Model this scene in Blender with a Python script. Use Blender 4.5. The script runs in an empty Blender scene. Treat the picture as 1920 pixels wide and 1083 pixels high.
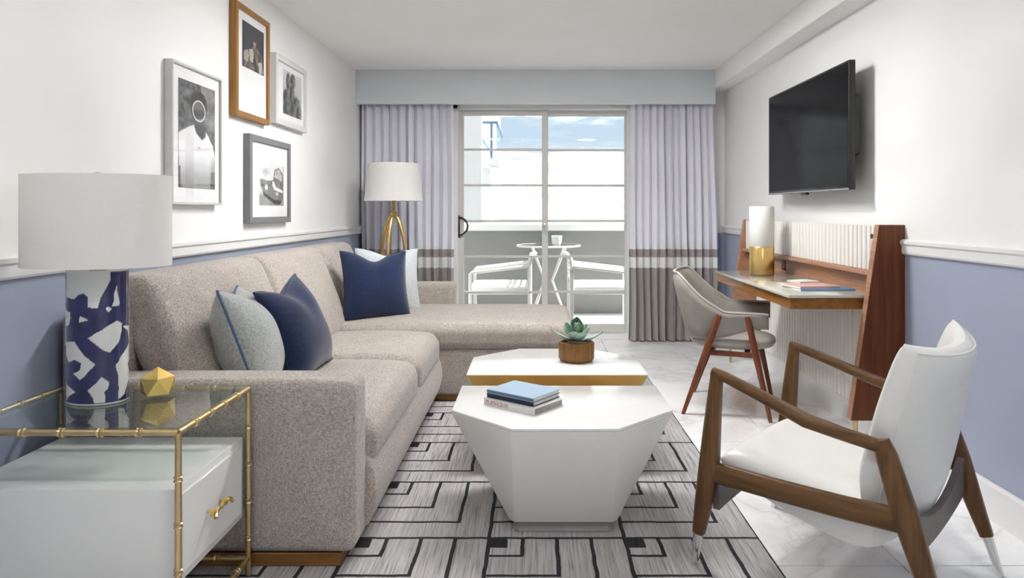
import bpy, bmesh, math, random
from mathutils import Vector, Matrix, noise as mnoise
PI = math.pi
R = math.radians
sc = bpy.context.scene
C = sc.collection
random.seed(7)

# ------------------------------------------------------------------ camera
cam_d = bpy.data.cameras.new('camera'); cam = bpy.data.objects.new('camera', cam_d); C.objects.link(cam)
cam.location = (0, 0, 1.2); cam.rotation_euler = (R(90), 0, 0)
cam_d.sensor_width = 36; cam_d.lens = 24.0
cam_d.shift_x = -40 / 1920; cam_d.shift_y = -(541.5 - 395) / 1920
cam_d.clip_start = 0.02; cam_d.clip_end = 500
sc.camera = cam

# ------------------------------------------------------------------ node helper
class NT:
    def __init__(s, tree): s.t = tree; s.n = tree.nodes; s.l = tree.links
    def new(s, typ, **kw):
        n = s.n.new(typ)
        for k, v in kw.items(): setattr(n, k, v)
        return n
    def put(s, sock, v):
        if isinstance(v, bpy.types.NodeSocket): s.l.new(v, sock)
        elif isinstance(v, (tuple, list)) and sock.type == 'RGBA': sock.default_value = (v[0], v[1], v[2], 1)
        else: sock.default_value = v
    def math(s, op, a, b=None, c=None):
        n = s.new('ShaderNodeMath', operation=op)
        s.put(n.inputs[0], a)
        if b is not None: s.put(n.inputs[1], b)
        if c is not None: s.put(n.inputs[2], c)
        return n.outputs[0]
    def mix(s, f, a, b, blend='MIX'):
        n = s.new('ShaderNodeMix', data_type='RGBA', blend_type=blend)
        s.put(n.inputs[0], f); s.put(n.inputs[6], a); s.put(n.inputs[7], b)
        return n.outputs[2]
    def ramp(s, f, stops, interp='LINEAR'):
        n = s.new('ShaderNodeValToRGB'); n.color_ramp.interpolation = interp
        e = n.color_ramp.elements
        while len(e) > len(stops): e.remove(e[-1])
        while len(e) < len(stops): e.new(0.5)
        for k, (p, c) in enumerate(stops):
            e[k].position = p; e[k].color = (c[0], c[1], c[2], 1) if isinstance(c, (tuple, list)) else (c, c, c, 1)
        s.put(n.inputs[0], f); return n.outputs[0]
    def coord(s, scale=(1, 1, 1), which='Object', loc=(0, 0, 0), rot=(0, 0, 0)):
        t = s.new('ShaderNodeTexCoord'); m = s.new('ShaderNodeMapping')
        m.inputs['Scale'].default_value = scale; m.inputs['Location'].default_value = loc; m.inputs['Rotation'].default_value = rot
        s.l.new(t.outputs[which], m.inputs[0]); return m.outputs[0]
    def noise(s, vec, scale=5, detail=3, rough=.5, dist=0):
        n = s.new('ShaderNodeTexNoise'); s.l.new(vec, n.inputs['Vector'])
        n.inputs['Scale'].default_value = scale; n.inputs['Detail'].default_value = detail
        n.inputs['Roughness'].default_value = rough; n.inputs['Distortion'].default_value = dist
        return n.outputs[0]
    def bump(s, h, strength=.2, dist=.01):
        n = s.new('ShaderNodeBump'); n.inputs['Strength'].default_value = strength; n.inputs['Distance'].default_value = dist
        s.l.new(h, n.inputs['Height']); return n.outputs[0]

# ------------------------------------------------------------------ world: low bright cloud bank, broken cloud and blue above
SKX, SKZ = 3.3, 1.2
w = bpy.data.worlds.new('sky'); sc.world = w; w.use_nodes = True
N = NT(w.node_tree); N.n.clear()
tc = N.new('ShaderNodeTexCoord'); sep = N.new('ShaderNodeSeparateXYZ'); N.l.new(tc.outputs['Generated'], sep.inputs[0])
z = sep.outputs[2]
mp = N.new('ShaderNodeMapping'); mp.inputs['Scale'].default_value = (2.4, 2.4, 13); mp.inputs['Location'].default_value = (SKX, 0, SKZ); N.l.new(tc.outputs['Generated'], mp.inputs[0])
cl = N.noise(mp.outputs[0], 1.6, 6, .6, .3)
blue = N.ramp(z, [(0, (.80, .88, .95)), (.10, (.62, .78, .93)), (.5, (.46, .65, .90)), (1, (.36, .56, .85))])
shade = N.ramp(N.noise(mp.outputs[0], 3.1, 5, .6), [(.30, (.84, .855, .88)), (.45, (1.05, 1.06, 1.07)), (.62, (2.4, 2.4, 2.4))])
thr = N.math('SUBTRACT', cl, N.math('MULTIPLY', N.ramp(z, [(0, 0), (.06, .12), (.10, .40), (1, .40)]), 1.0))
mask = N.math('POWER', N.ramp(thr, [(.0, 0), (.20, 1)]), 1.3)
col = N.mix(mask, blue, shade)
bg = N.new('ShaderNodeBackground'); N.l.new(col, bg.inputs[0]); bg.inputs[1].default_value = 1.0
out = N.new('ShaderNodeOutputWorld'); N.l.new(bg.outputs[0], out.inputs[0])

# ------------------------------------------------------------------ sun, exposure
sd = bpy.data.lights.new('sun', 'SUN'); sd.energy = 22.0; sd.angle = R(2.0); sd.color = (1, .96, .9)
so = bpy.data.objects.new('sun', sd); C.objects.link(so)
so.rotation_euler = Vector((-0.62, -0.10, -0.78)).to_track_quat('-Z', 'Y').to_euler()
FILL_W = 256.0  # emission strength of the added overhead fill discs
vs = sc.view_settings
vs.view_transform = 'Standard'; vs.look = 'None'; vs.exposure = 0.0; vs.gamma = 1.0; vs.use_curve_mapping = False
sc.cycles.use_denoising = True
sc.cycles.max_bounces = 8; sc.cycles.diffuse_bounces = 7; sc.cycles.glossy_bounces = 3
sc.cycles.use_adaptive_sampling = True; sc.cycles.adaptive_threshold = .09; sc.cycles.adaptive_min_samples = 20
sc.cycles.use_light_tree = False; w.cycles.sampling_method = 'MANUAL'; w.cycles.sample_map_resolution = 512
sc.cycles.transparent_max_bounces = 10; sc.cycles.sample_clamp_indirect = 6.0
sc.cycles.caustics_reflective = False; sc.cycles.caustics_refractive = False

# ------------------------------------------------------------------ materials
MATS = {}
def new_mat(name):
    m = bpy.data.materials.new(name); m.use_nodes = True; n = NT(m.node_tree); n.n.clear()
    o = n.new('ShaderNodeOutputMaterial'); MATS[name] = m
    return m, n, o
def pbr(n, o, color, rough=.5, metal=0, normal=None, coat=0, sheen=0, spec=.5, trans=0):
    p = n.new('ShaderNodeBsdfPrincipled')
    n.put(p.inputs['Base Color'], color); n.put(p.inputs['Roughness'], rough); p.inputs['Metallic'].default_value = metal
    p.inputs['Coat Weight'].default_value = coat; p.inputs['Coat Roughness'].default_value = .05
    p.inputs['Sheen Weight'].default_value = sheen; p.inputs['Specular IOR Level'].default_value = spec
    if normal is not None: n.l.new(normal, p.inputs['Normal'])
    n.l.new(p.outputs[0], o.inputs[0]); return p
def simple(name, c, rough=.5, metal=0, var=.06, scale=12, coat=0, bump=0, bscale=60, sheen=0, spec=.5):
    m, n, o = new_mat(name); v = n.coord()
    f = n.noise(v, scale, 3)
    hi = tuple(min(1, x * (1 + var)) for x in c); lo = tuple(x * (1 - var) for x in c)
    nm = n.bump(n.noise(v, bscale, 3), bump, .004) if bump else None
    pbr(n, o, n.ramp(f, [(.3, lo), (.7, hi)]), rough, metal, nm, coat, sheen, spec); return m
def wood(name, dark, light, axis=2, rough=.4, scale=1.0, coat=.03):
    m, n, o = new_mat(name)
    s = [26 * scale, 26 * scale, 26 * scale]; s[axis] = 1.6 * scale
    v = n.coord(tuple(s)); f = n.noise(v, 1.0, 5, .62, .6)
    s2 = [110 * scale] * 3; s2[axis] = 5 * scale
    g = n.noise(n.coord(tuple(s2)), 1.0, 2)
    c = n.ramp(f, [(.28, dark), (.72, light)])
    c = n.mix(n.ramp(g, [(.45, 0), (.75, .35)]), c, tuple(x * .55 for x in dark))
    pbr(n, o, c, rough, 0, n.bump(g, .06, .002), coat, 0, .28); return m
def fabric(name, a, b, scale=260, bump=.35, rough=.9, sheen=.25, mid=.5, mottling=.5):
    m, n, o = new_mat(name)
    v1 = n.noise(n.coord((scale, scale * .3, scale * .2), rot=(0, 0, .6)), 1.0, 1, .6)
    v2 = n.noise(n.coord((scale * .25, scale * .25, scale)), 1.0, 1, .6)
    t = n.math('MULTIPLY', n.math('ADD', v1, v2), .5)
    big = n.noise(n.coord(), 9, 2)
    t2 = n.math('ADD', n.math('MULTIPLY', n.math('SUBTRACT', t, .5), 2.0), mid)
    t2 = n.math('ADD', t2, n.math('MULTIPLY', n.math('SUBTRACT', big, .5), mottling))
    pbr(n, o, n.ramp(t2, [(.1, a), (.9, b)]), rough, 0, n.bump(t, bump, .004), 0, sheen, .25); return m

simple('wall_white', (.86, .86, .85), .55, var=.012, scale=3, bump=.03, bscale=180)
simple('wall_blue', (.345, .385, .495), .55, var=.02, scale=3, bump=.03, bscale=180)
simple('ceiling_paint', (.92, .915, .905), .8, var=.012, scale=2)
simple('trim_white', (.82, .82, .81), .35, var=.01)
simple('valance_paint', (.66, .70, .73), .6, var=.02, scale=4)
simple('lacquer', (.86, .86, .845), .16, var=.008, coat=.4)
simple('lacquer_satin', (.80, .80, .78), .3, var=.01)
simple('brass', (.66, .45, .17), .28, 1, var=.12, scale=20)
simple('brass_soft', (.62, .47, .25), .36, 1, var=.1, scale=30)
simple('brass_satin', (.80, .56, .21), .5, 1, var=.08, scale=6)
simple('gold', (.86, .62, .20), .24, 1, var=.05)
simple('chrome', (.78, .78, .77), .14, 1, var=.03)
simple('steel', (.55, .55, .54), .35, 1, var=.05)
simple('black_plastic', (.012, .012, .013), .3, var=.1)
simple('tv_screen', (.004, .004, .005), .14, var=.1, coat=.0, spec=.10)
simple('leather_white', (.83, .825, .80), .34, var=.015, scale=8, bump=.05, bscale=260)
simple('chair_vinyl', (.30, .277, .25), .5, var=.05, scale=14, bump=.05, bscale=300)
simple('seat_vinyl', (.45, .42, .385), .5, var=.04, scale=14, bump=.05, bscale=300)
simple('grey_wood', (.125, .105, .10), .5, var=.15, scale=18)
simple('frame_silver', (.58, .575, .56), .35, var=.05)
simple('frame_grey', (.17, .17, .18), .4, var=.08)
simple('frame_pale', (.62, .62, .62), .4, var=.04)
simple('frame_dark', (.06, .06, .065), .4, var=.08)
simple('mat_board', (.84, .84, .84), .8, var=.01)
simple('plinth_grey', (.36, .355, .35), .35, var=.05)
simple('stone_top', (.55, .54, .47), .12, var=.03, coat=.5)
simple('white_alu', (.50, .495, .48), .4, var=.02)
simple('alu_grey', (.60, .59, .565), .4, var=.02)
simple('paper', (.80, .78, .72), .8, var=.05, scale=60)
simple('cover_blue', (.36, .48, .62), .45, var=.04)
simple('cover_slate', (.10, .16, .24), .45, var=.1)
simple('cover_navy', (.012, .02, .055), .45, var=.1)
simple('cover_white', (.72, .71, .68), .45, var=.03)
simple('cover_pink', (.58, .36, .34), .5, var=.1)
simple('cover_sky', (.16, .30, .52), .5, var=.1)
simple('ink_red', (.42, .14, .13), .6, var=.1)
simple('ink_grey', (.30, .28, .27), .6, var=.1)
simple('soil', (.03, .022, .016), .95, var=.3, scale=60, bump=.6, bscale=90)
simple('parapet', (.155, .155, .158), .8, var=.05, scale=2)
simple('outdoor_white', (.70, .70, .69), .6, var=.02)
simple('balcony_tile', (.74, .735, .72), .6, var=.04)
simple('wood_rib', (.80, .785, .745), .4, var=.015)
simple('grout', (.56, .56, .56), .9, var=.04)
simple('piping_blue', (.075, .13, .22), .8, var=.1)
wood('walnut', (.062, .029, .010), (.195, .100, .040), 2, .34)
wood('walnut_y', (.062, .029, .010), (.195, .100, .040), 1, .34)
wood('red_wood', (.070, .018, .005), (.185, .055, .016), 2, .34)
wood('red_wood_pale', (.30, .145, .085), (.50, .27, .17), 1, .4)
wood('desk_edge', (.17, .060, .010), (.32, .135, .028), 1, .35)
wood('leg_wood', (.13, .036, .016), (.27, .085, .04), 2, .36)
wood('oak', (.21, .095, .02), (.38, .19, .05), 2, .4)
wood('plinth_wood', (.15, .065, .017), (.30, .145, .045), 0, .45)
wood('pot_wood', (.10, .042, .009), (.31, .15, .042), 2, .4, 2.2)
fabric('sofa_tweed', (.20, .168, .145), (.64, .58, .525), 420, .35, mottling=.18)
fabric('navy', (.003, .008, .030), (.014, .031, .094), 420, .2, mottling=.25, sheen=.35)
fabric('grey_linen', (.235, .25, .245), (.53, .55, .535), 380, .3, mottling=.3)
fabric('pale_linen', (.42, .47, .49), (.66, .70, .71), 380, .3, mottling=.3)
fabric('curtain_light', (.76, .76, .82), (.88, .88, .93), 500, .1, mottling=.1)
fabric('curtain_white', (.74, .735, .73), (.86, .855, .85), 500, .1, mottling=.1)
fabric('curtain_brown', (.30, .265, .255), (.43, .39, .38), 500, .1, mottling=.15)
fabric('shade_white', (.78, .77, .75), (.82, .81, .79), 500, .06, mottling=.06, sheen=0)
fabric('shade_grey', (.71, .695, .67), (.75, .735, .71), 500, .06, mottling=.06, sheen=0)

m, n, o = new_mat('marble_tile')
v = n.coord(); f = n.noise(v, 1.7, 8, .62, 1.1); vein = n.math('ABSOLUTE', n.math('SUBTRACT', f, .5))
c = n.ramp(vein, [(0, (.66, .665, .675)), (.025, (.80, .80, .805)), (.14, (.90, .90, .90))])
c = n.mix(n.ramp(n.noise(v, .9, 3), [(.35, 0), (.7, .35)]), c, (.76, .765, .78))
pbr(n, o, c, .17, 0, None, .15)

m, n, o = new_mat('rug')
geo = n.new('ShaderNodeTexCoord'); s = n.new('ShaderNodeSeparateXYZ'); n.l.new(geo.outputs['Object'], s.inputs[0])
wob = n.noise(n.coord((9, 9, 1)), 1, 2); wob2 = n.noise(n.coord((14, 14, 1), loc=(3, 7, 0)), 1, 2)
X = n.math('ADD', s.outputs[0], n.math('MULTIPLY', n.math('SUBTRACT', wob, .5), .012))
Y = n.math('ADD', s.outputs[1], n.math('MULTIPLY', n.math('SUBTRACT', wob2, .5), .010))
p = n.math('FRACT', n.math('DIVIDE', n.math('ADD', X, .645 + 4 * .4915), .4915))
q = n.math('FRACT', n.math('DIVIDE', n.math('SUBTRACT', 2.477 + 20 * .513, Y), .513))
mx = n.math('MAXIMUM', p, q)
fr = n.math('FRACT', n.math('MULTIPLY', mx, 4.0))
line = n.math('GREATER_THAN', fr, .885)
sq = n.math('LESS_THAN', mx, .125)
blk = n.math('MAXIMUM', line, sq)
st = n.noise(n.coord((130, 3.2, 1)), 1, 3, .65)
st2 = n.noise(n.coord((320, 9, 1)), 1, 2, .6)
patch = n.noise(n.coord((2.2, 2.2, 1)), 1, 3)
mixs = n.math('ADD', n.math('MULTIPLY', st, .65), n.math('MULTIPLY', st2, .35))
base = n.ramp(mixs, [(.32, (.105, .10, .105)), (.45, (.36, .35, .355)), (.60, (.53, .515, .52))])
base = n.mix(n.ramp(patch, [(.42, 0), (.62, .35)]), base, (.34, .315, .31))
c = n.mix(blk, base, (.012, .012, .017))
pbr(n, o, c, .95, 0, n.bump(n.math('ADD', mixs, n.math('MULTIPLY', blk, -.3)), .35, .005), 0, .15, .2)

for gname, tint, f0 in (('glass', (.97, .985, .98), .008), ('glass_table', (.86, .91, .90), .07), ('glass_blue', (.80, .91, .95), .02), ('glazing', (.985, .985, .985), .012)):
    m, n, o = new_mat(gname)
    lw = n.new('ShaderNodeLayerWeight'); fc = n.math('POWER', lw.outputs['Facing'], 4.0)
    fac = n.math('ADD', n.math('MULTIPLY', fc, (1 - f0) * (.22 if gname == 'glazing' else 1)), f0)
    tr = n.new('ShaderNodeBsdfTransparent'); f = n.noise(n.coord(), 1, 1)
    n.l.new(n.ramp(f, [(0, tint), (1, tuple(min(1, t * 1.02) for t in tint))]), tr.inputs[0])
    gl = n.new('ShaderNodeBsdfGlossy'); gl.inputs['Roughness'].default_value = .015; gl.inputs[0].default_value = (.97, .97, .97, 1)
    ms = n.new('ShaderNodeMixShader'); n.l.new(fac, ms.inputs[0]); n.l.new(tr.outputs[0], ms.inputs[1]); n.l.new(gl.outputs[0], ms.inputs[2])
    n.l.new(ms.outputs[0], o.inputs[0])

def attr_mat(name, rough, coat=0):
    m, n, o = new_mat(name); a = n.new('ShaderNodeAttribute'); a.attribute_name = 'paint'
    c = n.mix(n.math('MULTIPLY', n.noise(n.coord(), 40, 2), .06), a.outputs[0], (.5, .5, .5))
    pbr(n, o, c, rough, 0, None, coat)
attr_mat('ceramic_paint', .12, .6); attr_mat('photo_print', .5)

m, n, o = new_mat('leaf')
v = n.coord(); f = n.noise(v, 30, 3)
pbr(n, o, n.ramp(f, [(.3, (.045, .115, .055)), (.7, (.17, .29, .20))]), .42)
m, n, o = new_mat('leaf_pale')
v = n.coord(); f = n.noise(v, 30, 3)
pbr(n, o, n.ramp(f, [(.3, (.16, .28, .21)), (.7, (.42, .55, .46))]), .42)
for gname, pw in (('fill_glow', FILL_W), ('fill_glow_low', FILL_W * .52)):  # glow of the added fill discs, weaker for the pair over the viewer
    m, n, o = new_mat(gname)
    e = n.new('ShaderNodeEmission'); f = n.noise(n.coord(), 2, 1); n.l.new(n.ramp(f, [(0, (1, .985, .965)), (1, (1, .99, .975))]), e.inputs[0])
    e.inputs[1].default_value = pw; n.l.new(e.outputs[0], o.inputs[0])

# ------------------------------------------------------------------ geometry helpers
def newbm(): return bmesh.new()
def box(bm, x0, x1, y0, y1, z0, z1, bev=0, seg=2, mi=0):
    vs = [bm.verts.new((x, y, z)) for z in (z0, z1) for y in (y0, y1) for x in (x0, x1)]
    fs = [bm.faces.new([vs[i] for i in q]) for q in ((0, 2, 3, 1), (4, 5, 7, 6), (0, 1, 5, 4), (1, 3, 7, 5), (3, 2, 6, 7), (2, 0, 4, 6))]
    for f in fs: f.material_index = mi
    if bev:
        es = list({e for f in fs for e in f.edges})
        bmesh.ops.bevel(bm, geom=es, offset=bev, segments=seg, affect='EDGES', profile=.5)
    return fs
def prism(bm, pts, h0, h1, axis='z', bev=0, seg=2):
    def P(a, b, h): return {'z': (a, b, h), 'y': (a, h, b), 'x': (h, a, b)}[axis]
    lo = [bm.verts.new(P(a, b, h0)) for a, b in pts]; hi = [bm.verts.new(P(a, b, h1)) for a, b in pts]
    fs = [bm.faces.new(lo[::-1]), bm.faces.new(hi)]
    k = len(pts)
    for i in range(k): fs.append(bm.faces.new((lo[i], lo[(i + 1) % k], hi[(i + 1) % k], hi[i])))
    bmesh.ops.recalc_face_normals(bm, faces=fs)
    if bev:
        es = list({e for f in fs for e in f.edges})
        bmesh.ops.bevel(bm, geom=es, offset=bev, segments=seg, affect='EDGES', profile=.5)
    return fs
def tube(bm, pts, rad, n=10, closed=False, flat=1.0, up=None, cap=True):
    pts = [Vector(p) for p in pts]; k = len(pts); rings = []
    rads = rad if isinstance(rad, (list, tuple)) else [rad] * k
    prev = None
    for i, p in enumerate(pts):
        if closed: t = (pts[(i + 1) % k] - pts[i - 1])
        else: t = pts[min(i + 1, k - 1)] - pts[max(i - 1, 0)]
        t.normalize()
        if prev is None:
            u = Vector(up) if up else (Vector((0, 0, 1)) if abs(t.z) < .9 else Vector((1, 0, 0)))
        else: u = prev
        u = (u - t * u.dot(t)); u.normalize(); prev = u
        s = t.cross(u)
        r = rads[i]; ra, rb = (r if isinstance(r, tuple) else (r, r * flat))
        rings.append([bm.verts.new(p + s * (ra * math.cos(2 * PI * j / n)) + u * (rb * math.sin(2 * PI * j / n))) for j in range(n)])
    fs = []
    for i in range(k if closed else k - 1):
        a, b = rings[i], rings[(i + 1) % k]
        for j in range(n): fs.append(bm.faces.new((a[j], a[(j + 1) % n], b[(j + 1) % n], b[j])))
    if not closed and cap: fs.append(bm.faces.new(rings[0][::-1])); fs.append(bm.faces.new(rings[-1]))
    bmesh.ops.recalc_face_normals(bm, faces=fs)
    return fs
def bar(bm, pts, sizes, bev=.006):
    """square-section bar through points, sizes = (width across, height) per point"""
    pts = [Vector(p) for p in pts]; k = len(pts); rings = []; fs = []
    for i, p in enumerate(pts):
        t = pts[min(i + 1, k - 1)] - pts[max(i - 1, 0)]; t.normalize()
        s = Vector((1, 0, 0)); s = s - t * s.dot(t); s.normalize(); u = s.cross(t)
        a, b = sizes[i]; a /= 2; b /= 2; c = min(a, b) * .45
        prof = [(-a, -b + c), (-a, b - c), (-a + c, b), (a - c, b), (a, b - c), (a, -b + c), (a - c, -b), (-a + c, -b)]
        rings.append([bm.verts.new(p + s * x + u * y) for x, y in prof])
    for i in range(k - 1):
        for j in range(8): fs.append(bm.faces.new((rings[i][j], rings[i][(j + 1) % 8], rings[i + 1][(j + 1) % 8], rings[i + 1][j])))
    fs.append(bm.faces.new(rings[0][::-1])); fs.append(bm.faces.new(rings[-1]))
    bmesh.ops.recalc_face_normals(bm, faces=fs)
def lathe(bm, prof, n=32, c=(0, 0), sx=1, sy=1, cap=True):
    rings = []
    for r, zz in prof:
        rings.append([bm.verts.new((c[0] + sx * r * math.cos(2 * PI * j / n), c[1] + sy * r * math.sin(2 * PI * j / n), zz)) for j in range(n)])
    fs = []
    for a, b in zip(rings, rings[1:]):
        for j in range(n): fs.append(bm.faces.new((a[j], a[(j + 1) % n], b[(j + 1) % n], b[j])))
    if cap: fs.append(bm.faces.new(rings[0][::-1])); fs.append(bm.faces.new(rings[-1]))
    bmesh.ops.recalc_face_normals(bm, faces=fs)
def rbox(bm, x0, x1, y0, y1, z0, z1, r=.04, seg=4, n=8, fn=None):
    """soft box: rounded edges, inner grid for crowning; fn(x,y,z,u,v,w) moves a vertex"""
    c = Vector(((x0 + x1) / 2, (y0 + y1) / 2, (z0 + z1) / 2)); h = Vector(((x1 - x0) / 2, (y1 - y0) / 2, (z1 - z0) / 2))
    def ts(hh):
        inner = hh - r
        a = [inner + r * math.tan(PI / 4 * k / seg) for k in range(seg, 0, -1)]
        mid = [inner - 2 * inner * k / n for k in range(n + 1)]
        return [-x for x in a] + mid[::-1] + a[::-1]
    T = [ts(h[i]) for i in range(3)]
    cache = {}
    def V(p):
        key = tuple(round(x, 6) for x in p)
        if key in cache: return cache[key]
        q = Vector([max(-(h[i] - r), min(h[i] - r, p[i])) for i in range(3)]); d = Vector(p) - q
        if d.length > 1e-9: d = d.normalized() * r
        w_ = q + d; uvw = [p[i] / h[i] for i in range(3)]; pt = c + w_
        if fn: pt = Vector(fn(pt.x, pt.y, pt.z, *uvw))
        cache[key] = bm.verts.new(pt); return cache[key]
    fs = []
    for ax in range(3):
        a, b = [(1, 2), (2, 0), (0, 1)][ax]
        for sgn in (-1, 1):
            for i in range(len(T[a]) - 1):
                for j in range(len(T[b]) - 1):
                    def mk(ii, jj):
                        p = [0, 0, 0]; p[ax] = sgn * h[ax]; p[a] = T[a][ii]; p[b] = T[b][jj]; return V(p)
                    q = [mk(i, j), mk(i + 1, j), mk(i + 1, j + 1), mk(i, j + 1)]
                    fs.append(bm.faces.new(q if sgn > 0 else q[::-1]))
    return fs
def catmull(pts, m):
    pts = [Vector(p) for p in pts]; outp = []
    P = [pts[0] * 2 - pts[1]] + pts + [pts[-1] * 2 - pts[-2]]
    k = len(pts) - 1
    for i in range(m + 1):
        t = i / m * k; s = min(int(t), k - 1); f = t - s
        a, b, c, d = P[s:s + 4]
        outp.append(.5 * ((2 * b) + (c - a) * f + (2 * a - 5 * b + 4 * c - d) * f * f + (3 * b - a - 3 * c + d) * f ** 3))
    return outp

def mesh_obj(name, bm, mats, smooth=True, angle=40):
    me = bpy.data.meshes.new(name); bm.normal_update(); bm.to_mesh(me); bm.free()
    for mname in ([mats] if isinstance(mats, str) else mats): me.materials.append(MATS[mname])
    if smooth:
        me.polygons.foreach_set('use_smooth', [True] * len(me.polygons))
        me.set_sharp_from_angle(angle=R(angle))
    o = bpy.data.objects.new(name, me); C.objects.link(o); return o
def shift(o, origin):
    o.data.transform(Matrix.Translation(-Vector(origin)))
def tag(o, label, cat, group=None):
    o['label'] = label; o['category'] = cat
    if group: o['group'] = group
    return o
def thing(name, label, cat, loc, rz=0, group=None):
    o = bpy.data.objects.new(name, None); C.objects.link(o); o.location = loc; o.rotation_euler = (0, 0, rz)
    o.empty_display_size = .05
    return tag(o, label, cat, group)
def root_loc(p):
    l = Vector((0, 0, 0))
    while p is not None: l += p.location; p = p.parent
    return l
def part(name, bm, mats, parent, local=False, smooth=True, angle=40, label=None):
    """bm in world coordinates unless local"""
    o = mesh_obj(name, bm, mats, smooth, angle)
    if not local: shift(o, root_loc(parent))
    o.parent = parent
    if label: o['label'] = label
    return o
def single(name, bm, mats, loc, label, cat, group=None, smooth=True, angle=40):
    o = mesh_obj(name, bm, mats, smooth, angle); shift(o, loc); o.location = loc
    return tag(o, label, cat, group)
def struct(name, bm, mats, parent=None, smooth=False, angle=40):
    o = mesh_obj(name, bm, mats, smooth, angle)
    if parent is not None: o.parent = parent
    else: o['kind'] = 'structure'
    return o
def copy_part(src, parent, loc, name=None):
    o = src.copy(); C.objects.link(o); o.parent = parent; o.location = loc; return o

# ================================================================== THE ROOM
XL, XR, YB, YF, ZC = -1.6, 1.79, 6.40, -1.6, 2.47
RAIL = .992
# floor slab with marble tiles
bm = newbm(); box(bm, XL - .1, XR + .1, YF - .1, YB + .25, -.10, -.010); floor = struct('floor', bm, 'grout')
tw = .62; gx = [.63 + tw * k for k in range(-4, 3)]; gy = [2.31 + tw * k for k in range(-3, 8)]
k = 0
for i in range(len(gx) - 1):
    for j in range(len(gy) - 1):
        x0, x1, y0, y1 = max(gx[i], XL), min(gx[i + 1], XR), gy[j], min(gy[j + 1], YB)
        if x1 - x0 < .02 or y1 - y0 < .02: continue
        bm = newbm(); g = .0018; box(bm, x0 + g, x1 - g, y0 + g, y1 - g, -.012, 0, .0012, 1)
        t = mesh_obj('tile', bm, 'marble_tile', False); t.parent = floor
bm = newbm(); box(bm, XL - .1, XR + .1, YF - .1, gy[0] - .002, -.012, 0); t = mesh_obj('tile', bm, 'marble_tile', False); t.parent = floor

def side_wall(name, xi, xo, y0, y1):
    bm = newbm(); a, b = min(xi, xo), max(xi, xo)
    box(bm, a, b, y0, y1, RAIL, ZC + .1, mi=0); box(bm, a, b, y0, y1, -.1, RAIL, mi=1)
    return struct(name, bm, ['wall_white', 'wall_blue'])
side_wall('wall_left', XL, XL - .1, YF - .1, YB + .2)
side_wall('wall_right', XR, XR + .1, YF - .1, YB + .2)
DX0, DX1, DZ1 = -.76, .93, 2.19
bm = newbm()
for x0, x1 in ((XL, DX0), (DX1, XR)):
    box(bm, x0, x1, YB, YB + .16, RAIL, ZC, mi=0); box(bm, x0, x1, YB, YB + .16, 0, RAIL, mi=1)
box(bm, DX0, DX1, YB, YB + .16, DZ1, ZC, mi=0)
struct('wall_back', bm, ['wall_white', 'wall_blue'])
bm = newbm(); box(bm, XL - .1, XR + .1, YF - .1, YF, -.1, ZC + .1); struct('wall_front', bm, 'wall_white')
bm = newbm(); box(bm, XL - .1, XR + .1, YF - .1, YB + .2, ZC, ZC + .1); struct('ceiling', bm, 'ceiling_paint')
bm = newbm(); box(bm, 1.64, XR + .02, YF, YB, 2.31, ZC, .004, 1); struct('trim_1', bm, 'ceiling_paint')          # boxed beam along the right wall
bm = newbm(); box(bm, XL, 1.642, 6.15, 6.19, 2.163, ZC, .003, 1); struct('trim_2', bm, 'valance_paint')          # pelmet board above the curtains
def rail(name, xw, sgn, y0, y1):
    prof = [(0, -.03), (.014, -.03), (.018, -.022), (.018, .012), (.026, .02), (.026, .034), (.012, .042), (0, .042)]
    bm = newbm(); prism(bm, [(xw + sgn * a, RAIL + .03 + b) for a, b in prof], y0, y1, 'y'); struct(name, bm, 'trim_white')
rail('trim_3', XL, 1, YF, YB); rail('trim_4', XR, -1, YF, YB)
def baseboard(name, xw, sgn):
    bm = newbm(); prism(bm, [(xw, 0), (xw + sgn * .016, 0), (xw + sgn * .016, .13), (xw + sgn * .010, .143), (xw, .143)], YF, YB, 'y'); struct(name, bm, 'trim_white')
baseboard('baseboard_left', XL, 1); baseboard('baseboard_right', XR, -1)
bm = newbm()
for x0, x1 in ((XL + .016, DX0), (DX1, XR - .016)): box(bm, x0, x1, YB - .014, YB, 0, .14, .004, 1)
struct('baseboard_back', bm, 'trim_white')

# ------------------------------------------------------------------ sliding balcony door
bm = newbm()
box(bm, DX0, DX0 + .055, 6.385, 6.53, 0, DZ1, .003, 1); box(bm, DX1 - .045, DX1, 6.385, 6.53, 0, DZ1, .003, 1)
box(bm, DX0, DX1, 6.385, 6.53, DZ1 - .035, DZ1 + .03, .003, 1); box(bm, DX0, DX1, 6.36, 6.53, 0, .045, .003, 1)
door = struct('door_1', bm, 'trim_white')
ZM = [1.776, 1.440, 1.104, .768, .432]
def leaf(x0, x1, y, sl, sr, zt, zb):
    bm = newbm(); d = .018; z0, z1 = .047, 2.150
    box(bm, x0, x0 + sl, y - d, y + d, z0, z1, .003, 1); box(bm, x1 - sr, x1, y - d, y + d, z0, z1, .003, 1)
    box(bm, x0 + sl, x1 - sr, y - d, y + d, zt, z1, .002, 1); box(bm, x0 + sl, x1 - sr, y - d, y + d, z0, zb, .002, 1)
    L = struct('sliding_leaf', bm, 'alu_grey', door)
    zs = [zb] + ZM[::-1] + [zt]
    for zz in ZM:
        bm = newbm(); box(bm, x0 + sl, x1 - sr, y - .013, y + .013, zz - .011, zz + .011, .002, 1); struct('muntin', bm, 'alu_grey', L)
    for a, b in zip(zs, zs[1:]):
        bm = newbm(); box(bm, x0 + sl, x1 - sr, y - .003, y + .003, a, b); struct('pane', bm, 'glass', L)
    return L
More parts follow.
